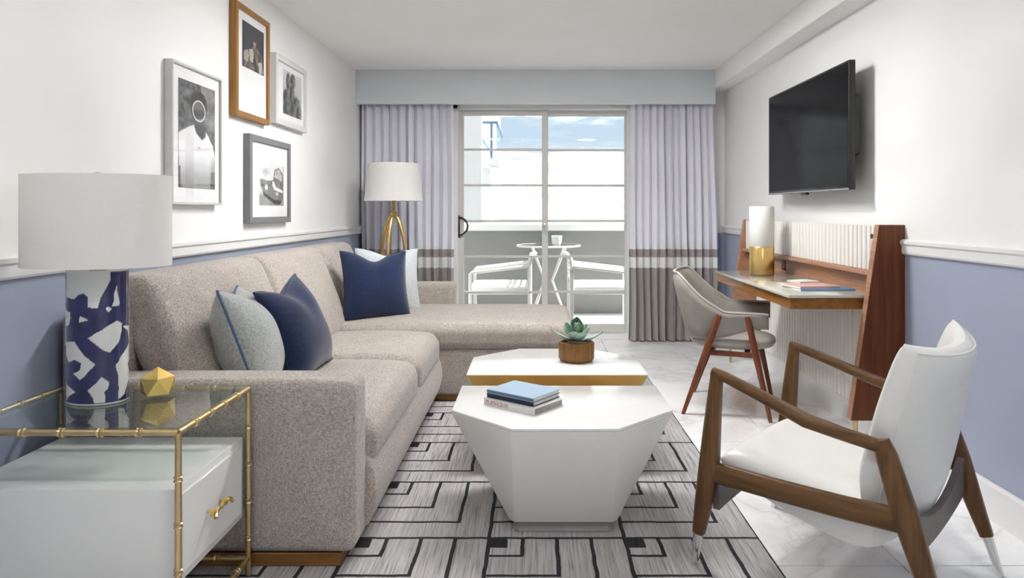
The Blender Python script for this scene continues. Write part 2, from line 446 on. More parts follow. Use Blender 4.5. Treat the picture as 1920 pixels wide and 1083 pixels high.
L1 = leaf(-.712, .136, 6.44, .058, .055, 2.095, .115)
L2 = leaf(.095, .890, 6.49, .045, .026, 2.095, .125)
bm = newbm(); box(bm, -.722, -.690, 6.405, 6.423, .95, 1.16, .005, 2)
tube(bm, [(-.703, 6.41, 1.135)] + [(-.703 + .088 * math.sin(a), 6.392, 1.055 + .085 * math.cos(a)) for a in [R(10 + 16 * i) for i in range(11)]] + [(-.703, 6.41, .975)], .0085, 8)
struct('handle', bm, 'black_plastic', L1, True)
bm = newbm(); box(bm, .096, .122, 6.405, 6.424, 1.02, 1.085, .006, 2); tube(bm, [(.109, 6.41, 1.05), (.109, 6.395, 1.04), (.109, 6.39, 1.0)], .009, 8); struct('latch', bm, 'steel', L1, True)

# ------------------------------------------------------------------ balcony outside
bm = newbm(); box(bm, -3.2, 3.6, YB + .16, 8.25, -.16, -.01); struct('balcony_floor', bm, 'balcony_tile')
bm = newbm(); box(bm, -3.2, 3.6, 8.05, 8.22, -.16, .965); par = struct('balcony_parapet', bm, 'parapet')
bm = newbm(); box(bm, -3.2, 3.6, 8.0, 8.27, .965, 1.055, .02, 2); struct('coping', bm, 'outdoor_white', par)

bm = newbm()
for a_ in ((-8, DX0, -9, 9), (DX1, 8, -9, 9), (DX0, DX1, DZ1 + .03, 9), (DX0, DX1, -9, -.16)): box(bm, a_[0], a_[1], YB + .161, YB + .26, a_[2], a_[3])
struct('wall_exterior', bm, 'outdoor_white')

def balcony_chair(label, loc, flip):
    t = thing('balcony_chair', label, 'chair', loc, 0, 'white metal chairs on the balcony')
    sx = -1 if flip else 1
    bm = newbm(); rbox(bm, -.30, .30, -.26, .26, .41, .475, .028, 3, 4, lambda x, y, z, u, v, w: (x, y, z + (.015 * (1 - u * u) * (1 - v * v) if w > 0 else 0))); part('seat_cushion', bm, 'outdoor_white', t, True)
    for s in (-1, 1):
        bm = newbm(); tube(bm, [(sx * .30, s * .27, 0), (sx * .30, s * .27, .70), (sx * .315, s * .27, .75), (sx * .345, s * .27, .765), (sx * .365, s * .27, .745)], .021, 8); part('back_post', bm, 'white_alu', t, True)
        bm = newbm(); tube(bm, [(-sx * .29, s * .27, 0), (-sx * .29, s * .27, .58), (-sx * .27, s * .27, .60), (sx * .30, s * .27, .665)], .018, 8); part('arm', bm, 'white_alu', t, True)
        bm = newbm(); tube(bm, [(-sx * .29, s * .27, .395), (sx * .30, s * .27, .395)], .014, 8); part('seat_rail', bm, 'white_alu', t, True)
    for zz in (.52, .60, .68, .74):
        bm = newbm(); tube(bm, [(sx * .305, -.27, zz), (sx * .305, .27, zz)], .011, 8); part('back_slat', bm, 'white_alu', t, True)
balcony_chair('white metal balcony armchair seen through the sliding leaf with the black handle', (-.335, 7.03, -.01), False)
balcony_chair('white metal balcony armchair seen through the fixed leaf beside the pleated curtain', (.68, 7.03, -.01), True)
t = thing('balcony_table', 'round glass topped balcony table on white legs between two metal chairs', 'table', (.17, 7.66, -.01))
bm = newbm(); lathe(bm, [(.335, .80), (.345, .81), (.335, .82)], 32, (.17, 7.66)); part('table_top', bm, 'glass_table', t)
bm = newbm(); tube(bm, [(.17 + .35 * math.cos(2 * PI * i / 32), 7.66 + .35 * math.sin(2 * PI * i / 32), .81) for i in range(32)], .012, 6, True); part('rim', bm, 'white_alu', t)
for i in range(4):
    a = PI / 4 + i * PI / 2; bm = newbm(); tube(bm, [(.17 + .28 * math.cos(a), 7.66 + .28 * math.sin(a), -.01), (.17 + .06 * math.cos(a), 7.66 + .06 * math.sin(a), .42), (.17 + .26 * math.cos(a), 7.66 + .26 * math.sin(a), .80)], .013, 8); part('leg', bm, 'white_alu', t)
bm = newbm(); lathe(bm, [(.03, .822), (.045, .826), (.055, .86), (.06, .92), (.052, .925), (.05, .87), (.02, .84)], 20, (.26, 7.6)); single('outdoor_cup', bm, 'outdoor_white', (.26, 7.6, .822), 'small white cup standing on the round balcony table', 'cup')

# neighbouring block with a glass-railed balcony
t = thing('neighbouring_building', 'white building with a glass railed balcony beyond the parapet', 'building', (-3.5, 14.5, -9))
bm = newbm(); box(bm, -7.0, -1.06, 14.0, 22, -9, 9); part('wall', bm, 'outdoor_white', t, smooth=False)
for zz, mm in ((2.26, 'outdoor_white'),):
    bm = newbm(); box(bm, -1.06, -.72, 14.2, 17, zz - .12, zz + .03); s_ = part('balcony_slab', bm, mm, t, smooth=False)
    bm = newbm(); box(bm, -1.06, -.76, 14.28, 14.30, zz + .06, 3.02); part('glass_panel', bm, 'glass_blue', t, smooth=False)
    bm = newbm(); box(bm, -.775, -.76, 14.3, 17, zz + .06, 3.02); part('glass_panel', bm, 'glass_blue', t, smooth=False)
    bm = newbm(); box(bm, -.90, -.85, 14.25, 14.30, zz + .03, 3.05); part('railing_post', bm, 'cover_slate', t, smooth=False)
    bm = newbm(); box(bm, -1.06, -.74, 14.24, 14.31, 3.02, 3.07); box(bm, -.79, -.74, 14.31, 17, 3.02, 3.07); part('handrail', bm, 'cover_slate', t, smooth=False)
    bm = newbm(); box(bm, -1.06, -.72, 14.18, 14.24, zz - .16, zz - .12); part('slab_edge', bm, 'alu_grey', t, smooth=False)

# ------------------------------------------------------------------ round fill lights added to brighten the room (out of the picture, over and behind the viewer)
for x, y, glow, lab in ((-.38, 3.88, 'fill_glow', 'added round fill light by the picture wall over the sofa'), (.04, 3.88, 'fill_glow', 'added round fill light in the middle over the coffee tables'),
                        (.46, 3.88, 'fill_glow', 'added round fill light beside the beam in front of the television'),
                        (-.75, .85, 'fill_glow_low', 'added round fill light by the picture wall over the viewer'), (.95, .85, 'fill_glow_low', 'added round fill light beside the beam over the viewer')):
    t = thing('fill_disc', lab, 'lamp', (x, y, ZC - .012), 0, 'added fill lights')
    bm = newbm(); lathe(bm, [(.152, ZC - .012), (.172, ZC - .010), (.176, ZC - .001)], 40, (x, y), cap=False); part('fill_rim', bm, 'trim_white', t)
    bm = newbm(); lathe(bm, [(.01, ZC - .011), (.155, ZC - .011)], 40, (x, y)); part('fill_face', bm, glow, t)

# ================================================================== CURTAINS
def curtain(name, label, x0, x1, nf, seed, flare):
    rnd = random.Random(seed); n = nf * 14; zs = [.012, .2, .4, .55, .66, .676, .70, .75, .774, .79, .83, .847, .9, 1.1, 1.4, 1.7, 2.0, 2.2]
    ph = [rnd.uniform(-.5, .5) for _ in range(nf + 2)]; am = [rnd.uniform(.65, 1.25) for _ in range(nf + 2)]
    bm = newbm(); grid = []
    for zi, zz in enumerate(zs):
        row = []; f = 1 - zz / 2.2
        for i in range(n + 1):
            t = i / n; a = t * nf; k = int(min(a, nf - 1e-6)); fr_ = a - k
            A = am[k] * (1 - fr_) + am[k + 1] * fr_
            P_ = ph[k] * (1 - fr_) + ph[k + 1] * fr_
            x = x0 + (x1 - x0) * t + flare * f * t + .010 * f * math.sin(3 * zz + k) + .010 * math.sin(4 * PI * a)
            y = 6.275 + .058 * A * (.75 + .25 * f) * math.sin(2 * PI * a + P_ * .8 + .35 * f * P_)
            row.append(bm.verts.new((x, y, zz)))
        grid.append(row)
    for a in range(len(zs) - 1):
        zm = (zs[a] + zs[a + 1]) / 2
        mi = 2 if zm < .676 else (1 if zm < .774 else (2 if zm < .847 else 0))
        for i in range(n):
            fc = bm.faces.new((grid[a][i], grid[a][i + 1], grid[a + 1][i + 1], grid[a + 1][i])); fc.material_index = mi
    bmesh.ops.recalc_face_normals(bm, faces=bm.faces[:])
    return single(name, bm, ['curtain_light', 'curtain_white', 'curtain_brown'], ((x0 + x1) / 2, 6.275, .012), label, 'curtain', 'drapes at the balcony door', angle=80)
curtain('curtain', 'lavender grey pleated drape with brown and white bands behind the floor lamp', -1.575, -.735, 11, 3, .01)
curtain('curtain', 'lavender grey pleated drape with brown and white bands behind the desk chair', .875, 1.655, 12, 5, .06)

# ================================================================== RUG
bm = newbm(); box(bm, -1.35, .822, 1.55, 5.6, .0005, .010, .002, 1)
rug = mesh_obj('rug', bm, 'rug', False); tag(rug, 'grey striated rug with black nested angular line pattern under the coffee tables', 'rug')

# ================================================================== SOFA
S = thing('sectional_sofa', 'beige tweed sectional sofa with chaise along the picture wall', 'sofa', (-1.05, 3.8, .010))
bm = newbm(); box(bm, -1.54, -.645, 2.285, 5.39, .0105, .055, .003, 1); part('plinth', bm, 'plinth_wood', S)
bm = newbm(); box(bm, -.64, .18, 4.275, 5.17, .0105, .055, .003, 1); part('plinth', bm, 'plinth_wood', S)
def bulge(x, y, z, u, v, w): return (x + (.035 * (1 - w * w) if u > .6 else 0), y, z)
bm = newbm(); rbox(bm, -1.54, -.60, 2.43, 4.26, .055, .33, .03, 4, 8, bulge); part('base', bm, 'sofa_tweed', S)
bm = newbm(); rbox(bm, -1.54, .225, 4.25, 5.215, .055, .335, .02, 3, 6); part('chaise_base', bm, 'sofa_tweed', S)
def crown(h, dn=0.0):
    def f(x, y, z, u, v, w): return (x, y, z + (h * (1 - u ** 4) * (1 - v ** 4) if w > 0 else 0) - dn * max(0, u) ** 3)
    return f
bm = newbm(); rbox(bm, -1.27, -.575, 2.455, 3.452, .27, .455, .065, 5, 8, crown(.022, .012)); part('seat_cushion', bm, 'sofa_tweed', S)
bm = newbm(); rbox(bm, -1.27, -.575, 3.456, 4.232, .27, .458, .065, 5, 8, crown(.022, .012)); part('seat_cushion', bm, 'sofa_tweed', S)
bm = newbm(); rbox(bm, -1.27, .27, 4.238, 5.205, .325, .492, .06, 5, 8, crown(.018)); part('chaise_cushion', bm, 'sofa_tweed', S)
bm = newbm(); rbox(bm, -1.56, -.597, 2.275, 2.452, .055, .628, .032, 5, 8, lambda x, y, z, u, v, w: (x, y - (.008 * (1 - u ** 4) * (1 - w ** 4) if v < -.5 else 0), z + (.006 * (1 - u ** 4) if w > .6 else 0))); part('arm', bm, 'sofa_tweed', S)
bm = newbm(); rbox(bm, -1.56, -.605, 5.215, 5.40, .055, .648, .04, 5, 8); part('arm', bm, 'sofa_tweed', S)
bm = newbm(); rbox(bm, -1.585, -1.45, 2.28, 5.40, .055, .86, .03, 4, 8); part('back_frame', bm, 'sofa_tweed', S)
for y0, y1 in ((2.47, 3.508), (3.514, 4.462), (4.468, 5.20)):
    def slant(x, y, z, u, v, w):
        t_ = (z - .44) / .53
        return (x - .215 * t_ + (.028 * (1 - v ** 4) * (1 - w ** 4) if u > .3 else 0) , y, z)
    bm = newbm(); rbox(bm, -1.36, -1.185, y0, y1, .44, .965, .045, 5, 8, slant); part('back_cushion', bm, 'sofa_tweed', S)

# ------------------------------------------------------------------ pillows
def pillow(name, label, mat, center, yaw, lean, roll, wdt, hgt, thk, chop, pipe_mat, group='throw pillows on the sofa'):
    n = 22; bm = newbm()
    def pos(u, v, s):
        pin = .075
        x = wdt / 2 * u * (1 - pin * (1 - v * v)); y = hgt / 2 * v * (1 - pin * (1 - u * u))
        y -= chop * math.exp(-(u / .42) ** 2) * ((v + 1) / 2) ** 2.2
        th = thk / 2 * ((1 - abs(u) ** 2.4) * (1 - abs(v) ** 2.4)) ** .55
        th *= 1 - .55 * (chop / .12) * math.exp(-(u / .25) ** 2) * ((v + 1) / 2) ** 3
        wr = .006 * mnoise.noise(Vector((u * 2.2 + center[0] * 9, v * 2.2, s * 3 + center[1] * 5)))
        return Vector((x, s * th + wr * (1 - max(abs(u), abs(v)) ** 4), y))
    G = {}
    us = [math.sin(PI / 2 * (-1 + 2 * i / n)) for i in range(n + 1)]
    for s in (-1, 1):
        for i in range(n + 1):
            for j in range(n + 1):
                edge = i in (0, n) or j in (0, n)
                if edge and s == 1: G[s, i, j] = G[-1, i, j]
                else: G[s, i, j] = bm.verts.new(pos(us[i], us[j], 0 if edge else s) if not edge else Vector((pos(us[i], us[j], 1).x, 0, pos(us[i], us[j], 1).z)))
    for s in (-1, 1):
        for i in range(n):
            for j in range(n):
                q = [G[s, i, j], G[s, i + 1, j], G[s, i + 1, j + 1], G[s, i, j + 1]]
                bm.faces.new(q if s < 0 else q[::-1])
    ring = [(i, 0) for i in range(n)] + [(n, j) for j in range(n)] + [(i, n) for i in range(n, 0, -1)] + [(0, j) for j in range(n, 0, -1)]
    rp = [G[-1, i, j].co.copy() for i, j in ring]
    t = thing(name, label, 'pillow', center, 0, group)
    t.rotation_euler = (Matrix.Rotation(yaw, 3, 'Z') @ Matrix.Rotation(lean, 3, 'X') @ Matrix.Rotation(roll, 3, 'Y')).to_euler()
    part('cover', bm, mat, t, True, angle=180)
    bm = newbm(); tube(bm, rp, .005, 6, True); part('piping', bm, pipe_mat, t, True)
    return t
# front of a pillow is its local -Y side; yaw turns it towards +X
pillow('throw_pillow', 'grey linen pillow with blue piping nearest the sofa arm', 'grey_linen', (-1.165, 2.79, .668), R(106), R(-20), R(4), .46, .46, .24, .035, 'piping_blue')
pillow('throw_pillow', 'navy pillow leaning beside the grey piped pillow', 'navy', (-1.075, 3.09, .668), R(86), R(-22), R(-5), .45, .45, .22, .05, 'navy')
pillow('throw_pillow', 'navy square pillow with a dented top on the chaise', 'navy', (-1.045, 4.52, .712), R(33), R(-16), R(2), .45, .45, .16, .06, 'navy')
pillow('throw_pillow', 'pale grey pillow tucked behind the navy pillow on the chaise', 'pale_linen', (-1.02, 4.80, .712), R(30), R(-14), R(2), .45, .45, .15, .04, 'pale_linen')

# ================================================================== COFFEE TABLES
def coffee(label, ya, yb, sgn):
    """half octagon; ya = chamfered outer end, yb = flat brass end"""
    cx = .112; H, z0 = .430, .055; th = .012
    t = thing('coffee_table', label, 'table', (cx, (ya + yb) / 2, .010), 0, 'white faceted coffee table halves')
    def poly(hw, fw, o, ch, inner): return [(cx - fw, o), (cx + fw, o), (cx + hw, o + sgn * ch), (cx + hw, inner), (cx - hw, inner), (cx - hw, o + sgn * ch)]
    top = poly(.428, .192, ya, .226, yb); bot = poly(.20, .183, ya + sgn * .095, .02, yb)
    bm = newbm(); a = [bm.verts.new((x, y, z0)) for x, y in bot]; b = [bm.verts.new((x, y, H - th)) for x, y in top]
    fs = [bm.faces.new(a), bm.faces.new(b)]
    for i in range(6): fs.append(bm.faces.new((a[i], a[(i + 1) % 6], b[(i + 1) % 6], b[i])))
    bmesh.ops.recalc_face_normals(bm, faces=fs)
    bmesh.ops.bevel(bm, geom=bm.edges[:], offset=.004, segments=2, affect='EDGES', profile=.5)
    part('faceted_body', bm, 'lacquer_satin', t, angle=25)
    bm = newbm(); prism(bm, top, H - th, H, 'z', .004, 2); part('table_top', bm, 'lacquer', t, angle=30)
    bm = newbm(); e = -sgn * -.004
    q0, q1 = (yb - .004, yb + .006) if sgn > 0 else (yb - .006, yb + .004)
    prism(bm, [(cx - .198, z0), (cx + .198, z0), (cx + .426, H - .003), (cx - .426, H - .003)], q0, q1, 'y'); part('brass_face', bm, 'brass_satin', t, smooth=False)
    bm = newbm(); pl = poly(.185, .168, ya + sgn * .115, .02, yb - sgn * .01); prism(bm, pl, .0105, z0 + .001, 'z', .002, 1); part('plinth', bm, 'plinth_grey', t, smooth=False)
coffee('white faceted half octagon coffee table carrying the stacked books', 2.416, 3.012, 1)
coffee('white faceted half octagon coffee table with brass face carrying the succulent', 3.822, 3.212, -1)

# books on the coffee table: F = near corner, edges along e1 (to the right) and e2 (to the left)
def book(name, label, F, ang, l1, l2, z0, h, cover, spine, group, page='paper', letters=None):
    """cover board box with page block; spine along the e2 edge"""
    t = thing(name, label, 'book', (F[0], F[1], z0), ang, group)
    c = .0022
    bm = newbm(); box(bm, 0, l1, 0, l2, 0, c, .0006, 1); part('back_cover', bm, cover, t, True)
    bm = newbm(); box(bm, 0, l1, 0, l2, h - c, h, .0006, 1); part('front_cover', bm, cover, t, True)
    bm = newbm(); box(bm, .0, .003, 0, l2, c, h - c, .0006, 1); sp = part('spine', bm, spine, t, True)
    bm = newbm(); box(bm, .003, l1 - .005, .004, l2 - .004, c, h - c); part('pages', bm, page, t, True, smooth=False)
    return t, sp
# left edge direction of the stack is the spine side: local +Y runs along e2
a2 = math.atan2(.16, -.2) - PI / 2
t, sp = book('book', 'bottom book of the coffee table stack with white spine and red lettering', (.004, 2.56), a2, .185, .258, .4302, .027, 'cover_white', 'cover_white', 'books on the coffee table', 'ink_grey')
rnd = random.Random(2); bm = newbm(); y = .25
for k in range(7):   # blurred capitals on the spine
    wl = .012; y -= .017
    box(bm, -.0006, .0001, y, y + .0026, .006, .020); 
    if k % 2 == 0: box(bm, -.0006, .0001, y + .0026, y + wl - .003, .0175, .020)
    if k % 3 != 1: box(bm, -.0006, .0001, y + wl - .0026, y + wl, .006, .020)
    else: box(bm, -.0006, .0001, y + .0026, y + wl - .002, .006, .0085)
part('lettering', bm, 'ink_red', sp, True, smooth=False)
book('book', 'navy book in the middle of the coffee table stack', (.000, 2.585), a2 + .03, .178, .232, .4573, .017, 'cover_navy', 'cover_navy', 'books on the coffee table')
book('book', 'light blue book on top of the coffee table stack', (.000, 2.585), a2 + .03, .178, .232, .4744, .015, 'cover_blue', 'cover_slate', 'books on the coffee table')

# succulent
P = thing('potted_succulent', 'green rosette succulent in a round fluted wooden pot', 'plant', (.222, 3.52, .4302))
bm = newbm(); n = 72; prof = [(.070, .4302), (.084, .4335), (.091, .446), (.0915, .52), (.089, .527), (.082, .528), (.079, .522), (.078, .50)]
rings = []
for k, (r, zz) in enumerate(prof):
    rings.append([bm.verts.new((.222 + (r * (1 + (.012 * math.cos(24 * 2 * PI * j / n) if 1 < k < 4 else 0))) * math.cos(2 * PI * j / n), 3.52 + (r * (1 + (.012 * math.cos(24 * 2 * PI * j / n) if 1 < k < 4 else 0))) * math.sin(2 * PI * j / n), zz)) for j in range(n)])
for a, b in zip(rings, rings[1:]):
    for j in range(n): bm.faces.new((a[j], a[(j + 1) % n], b[(j + 1) % n], b[j]))
bm.faces.new(rings[0][::-1]); part('pot', bm, 'pot_wood', P, angle=60)
bm = newbm(); lathe(bm, [(.079, .505), (.079, .512)], 32, (.222, 3.52)); part('soil', bm, 'soil', P)
def petal(az, el, ln, wd, base_h, mat, curl=.25):
    bm = newbm(); m, k = 8, 6; top = []; bot = []
    for i in range(m + 1):
        s = i / m; wv = wd * math.sin(PI * min(1, .12 + .80 * s ** 1.25)) ** .85 * (1 if s < 1 else .2)
        rt, rb = [], []
        for j in range(k + 1):
            u = -1 + 2 * j / k
            x = ln * s; y = wv / 2 * u; zc = curl * ln * s * s + .12 * wd * u * u
            th = .008 * (1 - u * u) * (1 - .5 * s) * (math.sin(PI * min(.98, s * .95 + .04)) ** .5)
            rt.append((x, y, zc + th)); rb.append((x, y, zc - th))
        top.append(rt); bot.append(rb)
    M = Matrix.Translation((.222, 3.52, base_h)) @ Matrix.Rotation(az, 4, 'Z') @ Matrix.Rotation(-el, 4, 'Y') @ Matrix.Translation((.012, 0, 0))
    T = [[bm.verts.new(M @ Vector(p_)) for p_ in r] for r in top]; B = [[bm.verts.new(M @ Vector(p_)) for p_ in r] for r in bot]
    for i in range(m):
        for j in range(k):
            bm.faces.new((T[i][j], T[i + 1][j], T[i + 1][j + 1], T[i][j + 1])); bm.faces.new((B[i][j], B[i][j + 1], B[i + 1][j + 1], B[i + 1][j]))
    bmesh.ops.remove_doubles(bm, verts=bm.verts[:], dist=.0004)
    bmesh.ops.recalc_face_normals(bm, faces=bm.faces[:])
    part('leaf', bm, mat, P, angle=180)
for az, el, ln, wd, bh, mt in ((188, 12, .135, .050, .53, 'leaf_pale'), (205, 48, .095, .075, .53, 'leaf'), (165, 60, .09, .072, .535, 'leaf'), (95, 78, .10, .06, .54, 'leaf'), (60, 55, .09, .06, .535, 'leaf'),
                               (330, 32, .095, .072, .53, 'leaf_pale'), (10, 40, .085, .066, .53, 'leaf'), (290, 20, .085, .070, .528, 'leaf_pale'), (255, 22, .08, .072, .53, 'leaf_pale'), (348, 8, .135, .050, .526, 'leaf_pale'),
                               (235, 66, .075, .058, .54, 'leaf'), (310, 64, .075, .06, .54, 'leaf'), (130, 30, .10, .07, .53, 'leaf'), (30, 72, .08, .055, .545, 'leaf')):
    petal(R(az), R(el), ln, wd, bh, mt)

# ================================================================== SIDE TABLE
T = thing('side_table', 'brass bamboo framed side table with glass top and white drawer box', 'table', (-1.24, 2.01, .010))
x0, x1, y0, y1, zt = -1.545, -.932, 1.792, 2.232, .618
def bamboo(bm, a, b, r=.0085, nodes=4):
    a, b = Vector(a), Vector(b); tube(bm, [a, b], r, 10); d = b - a
    for k in range(1, nodes + 1):
        p = a + d * (k / (nodes + 1)); u = d.normalized()
        tube(bm, [p - u * .008, p - u * .0055, p - u * .002, p + u * .002, p + u * .0055, p + u * .008], [r * 1.0, r * 1.45, r * 1.15, r * 1.15, r * 1.45, r * 1.0], 10)
for x in (x0, x1):
    for y in (y0, y1):
        bm = newbm(); bamboo(bm, (x, y, .0105), (x, y, zt), .0085, 4); part('leg', bm, 'brass_soft', T)
for zz in (zt, .065):
    for a, b, k in (((x0, y0), (x1, y0), 5), ((x0, y1), (x1, y1), 5), ((x0, y0), (x0, y1), 4), ((x1, y0), (x1, y1), 4)):
        bm = newbm(); bamboo(bm, (a[0], a[1], zz), (b[0], b[1], zz), .0085, k); part('rail', bm, 'brass_soft', T)
bm = newbm(); box(bm, x0 + .004, x1 - .004, y0 + .004, y1 - .004, zt + .003, zt + .012, .001, 1); part('glass_top', bm, 'glass_table', T, smooth=False)
bm = newbm(); box(bm, x0 + .012, x1 - .013, y0 + .010, y1 - .010, .205, .465, .003, 2); D = part('drawer_box', bm, 'lacquer_satin', T)
xf = x1 - .013
bm = newbm(); box(bm, xf - .002, xf + .006, y0 + .035, y1 - .035, .228, .442, .002, 1); dr = part('drawer_front', bm, 'lacquer_satin', T)
bm = newbm(); ym = (y0 + y1) / 2 - .005
pts = [(xf + .03, ym - .062 + .0124 * i, .333 + .004 * math.sin(i * 2.4)) for i in range(11)]
tube(bm, pts, [.0045 if i % 3 else .0068 for i in range(11)], 8)
for i in (2, 8): tube(bm, [(xf + .004, pts[i][1], .333), (xf + .03, pts[i][1], .333)], .0045, 8)
tube(bm, [pts[2], (xf + .036, pts[2][1] - .016, .322)], [.0045, .006], 8); tube(bm, [pts[7], (xf + .036, pts[7][1] - .012, .348)], [.0045, .006], 8); tube(bm, [pts[9], (xf + .034, pts[9][1] + .012, .322)], [.0045, .006], 8)
part('handle', bm, 'gold', dr)

# ------------------------------------------------------------------ table lamp
LX, LY, LZ = -1.315, 2.06, zt + .0125
L = thing('table_lamp', 'table lamp with navy and white painted ceramic cylinder and grey drum shade', 'lamp', (LX, LY, LZ))
WH = [[(85, 95), (345, 95), (340, 150), (300, 230), (270, 315), (220, 310), (225, 250), (200, 225), (170, 235), (150, 262), (110, 255), (85, 210)],
      [(375, 175), (392, 305), (350, 312)], [(320, 320), (335, 312), (350, 325), (338, 345), (324, 338)], [(178, 363), (222, 385), (178, 405)],
      [(220, 495), (380, 402), (405, 420), (405, 470), (385, 540), (340, 592), (300, 570)], [(70, 315), (128, 345), (120, 420), (95, 440), (85, 480), (70, 480)],
      [(70, 530), (110, 530), (150, 520), (200, 600), (265, 660), (180, 750), (145, 715), (182, 690), (185, 645), (150, 628), (120, 650), (100, 600), (70, 590)],
      [(70, 735), (110, 790), (155, 825), (120, 850), (98, 905), (70, 905)], [(295, 735), (335, 770), (335, 810), (310, 830), (315, 890), (258, 895), (250, 860), (220, 815)],
      [(372, 675), (420, 600), (440, 560), (470, 540), (470, 620), (440, 690), (450, 760), (420, 865), (385, 885), (388, 760)],
      [(410, 440), (445, 445), (470, 400), (470, 600), (420, 605), (445, 560), (440, 475)], [(452, 60), (470, 60), (470, 420), (448, 430)]]  # white strip down the right edge paints a glare reflection into the colour
def inpoly(x, y, poly):
    r = False; j = len(poly) - 1
    for i in range(len(poly)):
        xi, yi = poly[i]; xj, yj = poly[j]
        if (yi > y) != (yj > y) and x < (xj - xi) * (y - yi) / (yj - yi) + xi: r = not r
        j = i
    return r
bm = newbm(); n, m = 260, 150; hz = .392; rings = []; cl = bm.loops.layers.float_color.new('paint'); cols = {}
view = math.atan2(LX, LY)      # the painted side faces the room
for k in range(m + 1):
    s = k / m; zz = LZ + .002 + hz * s; ring = []
    for j in range(n):
        th = 2 * PI * j / n; ca, sa = math.cos(th), math.sin(th)
        x = .0925 * ca; y = .070 * sa; rot = R(-14)
        xx = x * math.cos(rot) - y * math.sin(rot); yy = x * math.sin(rot) + y * math.cos(rot)
        vt = bm.verts.new((LX + xx, LY + yy, zz)); ring.append(vt)
        pr = xx * .845 + yy * .534; front = (xx * .534 - yy * .845) > 0
        px = 78 + 390 * (pr / .0905 + 1) / 2; py = 905 - 815 * s
        wob = 5 * mnoise.noise(Vector((px * .02, py * .02, 3 if front else 9)))
        px2, py2 = (px + wob, py + wob) if front else (546 - px, 1000 - py)
        white = any(inpoly(px2, py2, q) for q in WH) or py > 898 or py < 97
        dk = .5 + .5 * mnoise.noise(Vector((px * .012, py * .006, 1)))
        cols[vt] = (.74, .74, .71, 1) if white else (.006 + .012 * dk, .008 + .012 * dk, .045 + .09 * dk, 1)
    rings.append(ring)
for a, b in zip(rings, rings[1:]):
    for j in range(n): bm.faces.new((a[j], a[(j + 1) % n], b[(j + 1) % n], b[j]))
bm.faces.new(rings[0][::-1]); bm.faces.new(rings[-1])
for v in rings[0] + rings[-1]: cols[v] = (.74, .74, .71, 1)
for f in bm.faces:
    for lp in f.loops: lp[cl] = cols[lp.vert]
part('ceramic_base', bm, 'ceramic_paint', L, angle=50)
bm = newbm(); lathe(bm, [(.022, LZ + .394), (.022, LZ + .40), (.011, LZ + .402), (.011, LZ + .43), (.017, LZ + .432), (.017, LZ + .455), (.005, LZ + .46), (.005, LZ + .665)], 16, (LX, LY)); part('neck', bm, 'brass_soft', L)
bm = newbm(); sx, sy, za, zb = .211, .150, LZ + .404, LZ + .676; n = 64; R0 = []
for sc_, zz in ((1.0, za), (1.0, zb), (.988, zb), (.988, za)):
    R0.append([bm.verts.new((LX + sx * sc_ * math.cos(2 * PI * j / n), LY + sy * sc_ * math.sin(2 * PI * j / n), zz)) for j in range(n)])
for i in range(4):
    a, b = R0[i], R0[(i + 1) % 4]
    for j in range(n): bm.faces.new((a[j], a[(j + 1) % n], b[(j + 1) % n], b[j]))
bmesh.ops.recalc_face_normals(bm, faces=bm.faces[:]); part('lamp_shade', bm, 'shade_grey', L, angle=50)
bm = newbm()
for a in (0, PI / 2, PI, 3 * PI / 2): tube(bm, [(LX, LY, zb - .012), (LX + sx * .985 * math.cos(a), LY + sy * .985 * math.sin(a), zb - .008)], .0018, 6)
part('spider', bm, 'brass_soft', L)
bm = newbm(); lathe(bm, [(.004, zb - .012), (.010, zb - .004), (.013, zb + .006), (.006, zb + .010)], 14, (LX, LY)); part('finial', bm, 'steel', L)

# gold polyhedron
bm = newbm(); bmesh.ops.create_icosphere(bm, subdivisions=1, radius=.055)
lowest = None
bmesh.ops.rotate(bm, verts=bm.verts[:], cent=(0, 0, 0), matrix=Matrix.Rotation(R(10), 3, 'Z'))
for v in bm.verts:
    v.co.z = max(v.co.z, -.036); v.co += Vector((-1.155, 2.10, zt + .0125 + .036))
single('faceted_ornament', bm, 'gold', (-1.155, 2.10, zt + .0125), 'faceted gold polyhedron ornament on the glass side table', 'ornament', smooth=False)

# ================================================================== FLOOR LAMP
FX, FY = -1.17, 5.72
L = thing('floor_lamp', 'brass floor lamp with bowed tripod legs and tapered white shade', 'lamp', (FX, FY, 0))
bm = newbm(); n = 48; RR = []
for r, zz in ((.243, 1.282), (.206, 1.595), (.202, 1.595), (.239, 1.282)):
    RR.append([bm.verts.new((FX + r * math.cos(2 * PI * j / n), FY + r * math.sin(2 * PI * j / n), zz)) for j in range(n)])
for i in range(4):
    a, b = RR[i], RR[(i + 1) % 4]
    for j in range(n): bm.faces.new((a[j], a[(j + 1) % n], b[(j + 1) % n], b[j]))
bmesh.ops.recalc_face_normals(bm, faces=bm.faces[:]); part('lamp_shade', bm, 'shade_white', L, angle=50)
bm = newbm(); lathe(bm, [(.02, 1.155), (.032, 1.165), (.034, 1.18), (.022, 1.19), (.014, 1.20), (.014, 1.34), (.02, 1.345), (.02, 1.40), (.004, 1.405), (.004, 1.58)], 16, (FX, FY)); part('stem', bm, 'brass', L)
bm = newbm()
for a in (0, 2 * PI / 3, 4 * PI / 3): tube(bm, [(FX, FY, 1.575), (FX + .203 * math.cos(a), FY + .203 * math.sin(a), 1.588)], .002, 6)
part('spider', bm, 'brass', L)
